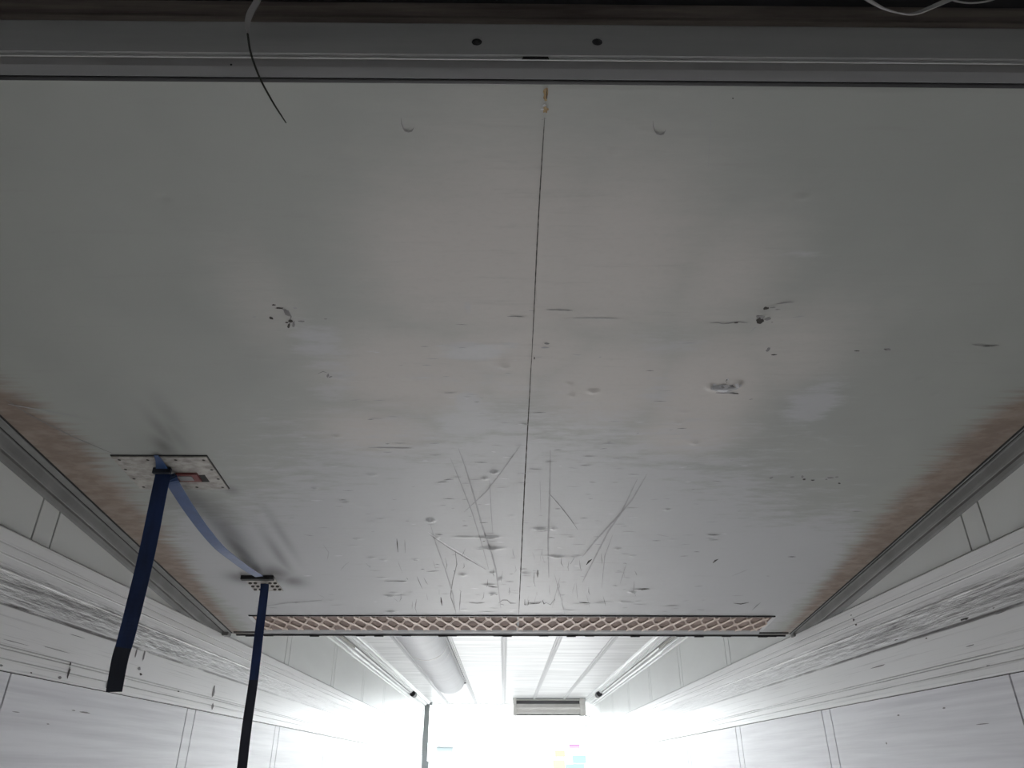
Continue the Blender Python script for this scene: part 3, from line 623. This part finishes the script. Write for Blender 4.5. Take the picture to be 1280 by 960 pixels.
lp = [(215, 602, -.868), (226, 620, -.866), (237, 637, -.863), (255, 662, -.859), (275, 685, -.855), (295, 701, -.852), (310, 712, -.850), (324, 720.5, -.846)]
loop = []
for u, v, X in lp:
    y, z = on_wall(u, v, X); loop.append((X, y, min(z, pz(y) - .010)))
loop = [onp(X0s+.006, Y0s+.020, .012)] + loop[0:]
LP = smooth_pts(loop, 6)
sxb, syb = on_panel(331, 728)
pts2 = [onp(sxb, syb, .004), on_depth(330, 742, syb+.004), on_depth(324, 790, syb+.010), on_depth(317, 850, syb+.014), on_depth(309, 905, syb+.016), on_depth(302.5, 960, syb+.016), on_depth(297, 1010, syb+.018)]
P, S, Wd = hang(pts2, [30, 28, 25, 28, 30, 26, 26], [.029, .029, .030, .030, .031, .031, .031], '', '')
mb = MB(); n = len(LP)
mb.ribbon(LP, [(1, .12, .10)]*n, [.034 - .006*i/(n-1) for i in range(n)], .0024, 2)
cut = int(len(P)*.5); mb.ribbon(P[:cut+1], S[:cut+1], Wd[:cut+1], .0024, 0); mb.ribbon(P[cut:], S[cut:], Wd[cut:], .0030, 1)
tag(mb.build('webbing_strap', [M_strap, M_strap_end, M_strap_sheen], None), 'blue webbing strap sagging from the steel plate to the small bracket and hanging below it', 'strap')

# ---------------------------------------------------------------- cross beam, batten, cables in front of the partition
YB = .617
zl = on_depth(640, 74, YB+.003)[2]
z0 = on_depth(640, 68.5, YB)[2]; z1 = on_depth(640, 28.5, YB)[2]
beam = empty('cross_beam', (.02, YB+.01, z0), 'dark grey aluminium cross beam with two bolts in front of the lifted partition', 'beam')
mb = MB(); mb.extrude([(YB, z0), (YB, z1-.004), (YB+.002, z1), (YB+.0048, z1), (YB+.0048, zl), (YB+.0035, zl), (YB+.0032, z0-.0012), (YB+.0040, z0-.0008), (YB+.0040, z0), (YB+.0005, z0)], lambda t, a, b: (t, a, b), [XL+.006, XR-.006], 0)
mb.build('beam_profile', M_alu_x, beam)
sx_, _, sz_ = on_depth(669.5, 72.2, YB+.003); hh_ = (z0 - zl)/2
mb = MB(); mb.extrude([(-.0155, hh_+.0006), (.0155, hh_+.0006), (.0172, -hh_-.0004), (-.0172, -hh_-.0004)], lambda t, a, b: (sx_+a, t, sz_+b), [YB+.0022, YB+.0046], 0); mb.build('latch_slot', M_dark, beam)
for u in (596, 746.5):
    p = on_depth(u, 52.5, YB); m_ = MB(); m_.disc((p[0], YB+.0005, p[2]), .0056, .0025, (0, -1, 0), 6, 0, .0008); m_.disc((p[0], YB+.0005, p[2]), .0068, .0008, (0, -1, 0), 16); m_.build('bolt', M_rubber, beam)
p = on_depth(289, 81, PY0-.022); m_ = MB(); m_.disc(p, .0014, .001, (0, -1, -.3), 8); m_.build('rivet', M_rubber, root)
mb = MB()
mb.extrude([(YB+.004, z1+.0005), (YB+.003, z1+.012), (YB+.005, z1+.020), (YB+.004, ZC), (YB+.030, ZC), (YB+.030, z1+.0005)], lambda t, a, b: (t, a, b), [XL+.006 + (XR-XL-.012)*k/40 for k in range(41)], 0)
zt_ = on_depth(640, 5, YB+.004)[2]
mb.box((XL+.006, .48, zt_), (XR-.006, YB+.0035, ZC), 1)  # black board added to darken the lit ceiling beside the batten
tag(mb.build('timber_batten', [M_batten, M_rubber]), 'dark brown batten running across the ceiling above the cross beam', 'batten')

def px_line(pts): return [on_depth(u, v, Y) for u, v, Y in pts]
c1 = smooth_pts(px_line([(326, -14, .575), (321, 2, .575), (313, 16, .575), (309, 30, .574), (310, 46, .572), (314, 68, .57), (325, 98, .568), (340, 126, .566), (350, 142, .566), (357.5, 153.5, .566)]), 5)
n = len(c1); mb = MB(); k1 = int(n*.42)
mb.ribbon(c1[:k1+1], [(math.cos(a), math.sin(a), 0) for a in [0 + 1.25*(i/k1)**2 for i in range(k1+1)]], [.0088 - .0055*(i/k1)**3 for i in range(k1+1)], .0012, 1)
mb.tube(c1[k1:], [.0013 - .0007*(i/(n-k1))**2 for i in range(n-k1)], 8, 0)
root2 = tag(mb.build('loose_cable', [M_cable, M_tie]), 'loose thin cable dangling over the partition edge, pale above and black at its tip', 'cable')
c2 = smooth_pts(px_line([(1050, -22, .56), (1072, -8, .56), (1092, 4, .56), (1108, 12, .56), (1128, 17, .56), (1144, 17, .56), (1160, 11, .562), (1176, 4, .565), (1192, -3, .57), (1215, -16, .575)]), 5)
mb = MB(); n = len(c2); mb.ribbon(c2, [(0, math.cos(.5+i*.03), math.sin(.5+i*.03)) for i in range(n)], .0060, .0018, 0); mb.build('loose_cable', M_tie)
tag(bpy.data.objects[mb and 'loose_cable.001'], 'pale flat cable sagging in a curve at the right end of the dark batten', 'cable')
c3 = smooth_pts(px_line([(1165, -14, .585), (1185, -2, .585), (1203, 3, .585), (1220, 3.5, .585), (1240, 0, .585), (1262, -9, .585)]), 5)
mb = MB(); mb.tube(c3, .0012, 8); o = mb.build('loose_cable', M_tie); tag(o, 'thin pale wire just showing in the top right corner, beyond the flat cable', 'cable')

# ---------------------------------------------------------------- air duct on the ceiling beyond the partition
duct = empty('air_duct', (-.62, 9.3, ZC), 'grey half-round air duct running along the left of the ceiling', 'duct')
def dprof(a0, a1, n, dx=.172, dz=.150): return [(-.622 + dx*math.cos(a0 + (a1-a0)*i/n), ZC - dz*abs(math.sin(a0 + (a1-a0)*i/n))**.9) for i in range(n+1)]
ys = [3.6 + .25*k for k in range(24)]
def dy(t, a, b):
    sh = (a + .622)/.172
    e = 8.82 + .10*(1-sh)*.6 + 0
    yy = min(t, e); return (a, yy, b - (0.0 if b > ZC-.01 else .004*math.sin(t*5.2)))
mb = MB(); mb.extrude(dprof(math.pi, 2*math.pi, 28), dy, ys, 0, closed=True)
dd = mb.build('duct_shell', M_duct, duct)
for y in (6.05, 6.35):
    m_ = MB(); m_.extrude([(x, z) for x, z in dprof(math.pi*1.08, math.pi*1.92, 20, .174, .153)] + [(x, z) for x, z in dprof(math.pi*1.92, math.pi*1.08, 20, .170, .146)], lambda t, a, b: (a, t, b), [y, y+.02], 0)
    m_.build('hoop', M_white, duct)
mb = MB(); mb.box((-.622+.158, 3.6, ZC-.030), (-.622+.184, 8.86, ZC), 0, .003); mb.box((-.622-.186, 3.6, ZC-.018), (-.622-.160, 8.98, ZC), 0, .003); mb.build('side_strips', M_duct_side, duct)  # darker strips along the sides of the duct
m_ = MB(); m_.tube([(-.622+.172, 8.86, ZC-.03), (-.622+.172, 8.93, ZC-.03)], .014, 10); m_.build('end_clip', M_greyplas, duct)

# ---------------------------------------------------------------- boxed unit under the ceiling at the rear opening
YU = 11.25
ux0 = on_depth(641.5, 873, YU)[0]; ux1 = on_depth(731, 873, YU)[0]
unit = empty('roller_box', ((ux0+ux1)/2, YU, ZC-.22), 'long white box with a dark slot fixed under the ceiling at the rear opening', 'box')
zt = ZC - .012; mb = MB()
pr = [(0, zt), (0, zt-.012), (.05, zt-.014), (.05, zt-.058), (0, zt-.062), (-.01, zt-.085), (-.022, zt-.110), (-.020, zt-.128), (-.004, zt-.133), (-.006, zt-.150), (-.014, zt-.178), (-.010, zt-.196), (.02, zt-.208), (.16, zt-.208), (.20, zt-.15), (.20, zt)]
mb.extrude(pr, lambda t, a, b: (t, YU + a, b), [ux0+.02, ux1-.02], 0); mb.build('housing', M_white, unit)
for xa, xb in ((ux0, ux0+.045), (ux1-.075, ux1)):
    m_ = MB(); m_.box((xa, YU-.028, zt-.212), (xb, YU+.21, zt+.01), 0, .006); m_.build('end_cap', M_white, unit)
m_ = MB(); m_.box((ux0+.045, YU+.047, zt-.057), (ux1-.075, YU+.0515, zt-.0145)); m_.build('slot_liner', M_slot, unit)
m_ = MB(); m_.box((ux0+.02, YU-.012, zt-.2165), (ux1-.02, YU+.02, zt-.205)); m_.build('lower_edge', M_alu, unit)
m_ = MB(); m_.box((ux0-.005, YU-.01, zt-.002), (ux1-.002, YU+.20, ZC)); m_.build('mounting_rail', M_alu, unit)
m_ = MB(); m_.tube(smooth_pts([(ux1-.10, YU-.02, zt-.206), (ux1-.02, YU-.02, zt-.210), (ux1+.045, YU-.02, zt-.220), (ux1+.055, YU-.02, zt-.24)], 4), .006, 8); m_.build('pull_cord', M_greyplas, unit)

# rear frame and the post of the open door
mb = MB(); mb.box((XL-.1, YR-.02, ZC-.010), (XR+.1, YR+.06, ZC+.08), 0); mb.box((XL-.1, YR-.02, 0), (XL+.02, YR+.06, ZC), 0); mb.box((XR-.02, YR-.02, 0), (XR+.1, YR+.06, ZC), 0)
struct(mb.build('door_1', M_alu_light))
pxa = on_depth(530.8, 885, 12.0)[0]; pxb = on_depth(537.2, 885, 12.0)[0]
post = empty('door_post', ((pxa+pxb)/2, 12.03, 0), 'slim grey steel post standing at the left side of the rear opening', 'post')
MB().box((pxa, 11.98, 0), (pxb, 12.05, ZC-.035), 0, .004).build('post_bar', M_post, post)
m_ = MB(); m_.box((pxa-.03, 11.95, ZC-.035), (pxb+.035, 12.08, ZC), 0, .003); m_.build('top_bracket', M_post, post)
m_ = MB(); m_.box((pxb-.005, 11.95, EYE-.10), (pxb+.03, 12.0, EYE+.13), 0, .004); m_.build('latch', M_post, post)

# ---------------------------------------------------------------- outside, washed out by daylight
struct(MB().box((-120, YR+.06, -1.3), (120, 160, -1.2)).build('ground', M_ground))
shed = empty('warehouse', (0, 46, -1.2), 'pale warehouse far outside the rear opening, washed out by daylight', 'building')
hz_ = on_depth(640, 926, 46)[2]
MB().extrude([(46, -4), (46, hz_-.2), (58, hz_-.2), (58, -4)], lambda t, a, b: (t, a, b + t*.012), [-14, 16], 0).build('wall', M_shed, shed)
mb = MB(); mb.extrude([(45.6, hz_-.25), (45.6, hz_), (58.4, hz_+.25), (58.4, hz_-.25)], lambda t, a, b: (t, a, b + t*.012), [-14.4, 16.4], 0); mb.build('roof', M_roof, shed)
for u0, u1, v0, v1, mm in ((545, 566, 934, 958, M_shedwin), (640, 657, 942, 957, M_shedwin), (670, 690, 940, 955, M_shedwin), (694, 706, 938, 946, M_yellow), (692, 706, 950, 968, M_yellow), (712, 724, 928, 936, M_pink), (716, 732, 944, 954, M_green), (708, 730, 955, 975, M_green)):
    a = on_depth(u0, v1, 45.95); b = on_depth(u1, v0, 45.95)
    MB().box((a[0], 45.9, a[2]), (b[0], 46.0, b[2])).build('window' if mm is M_shedwin else 'coloured_board', mm, shed)
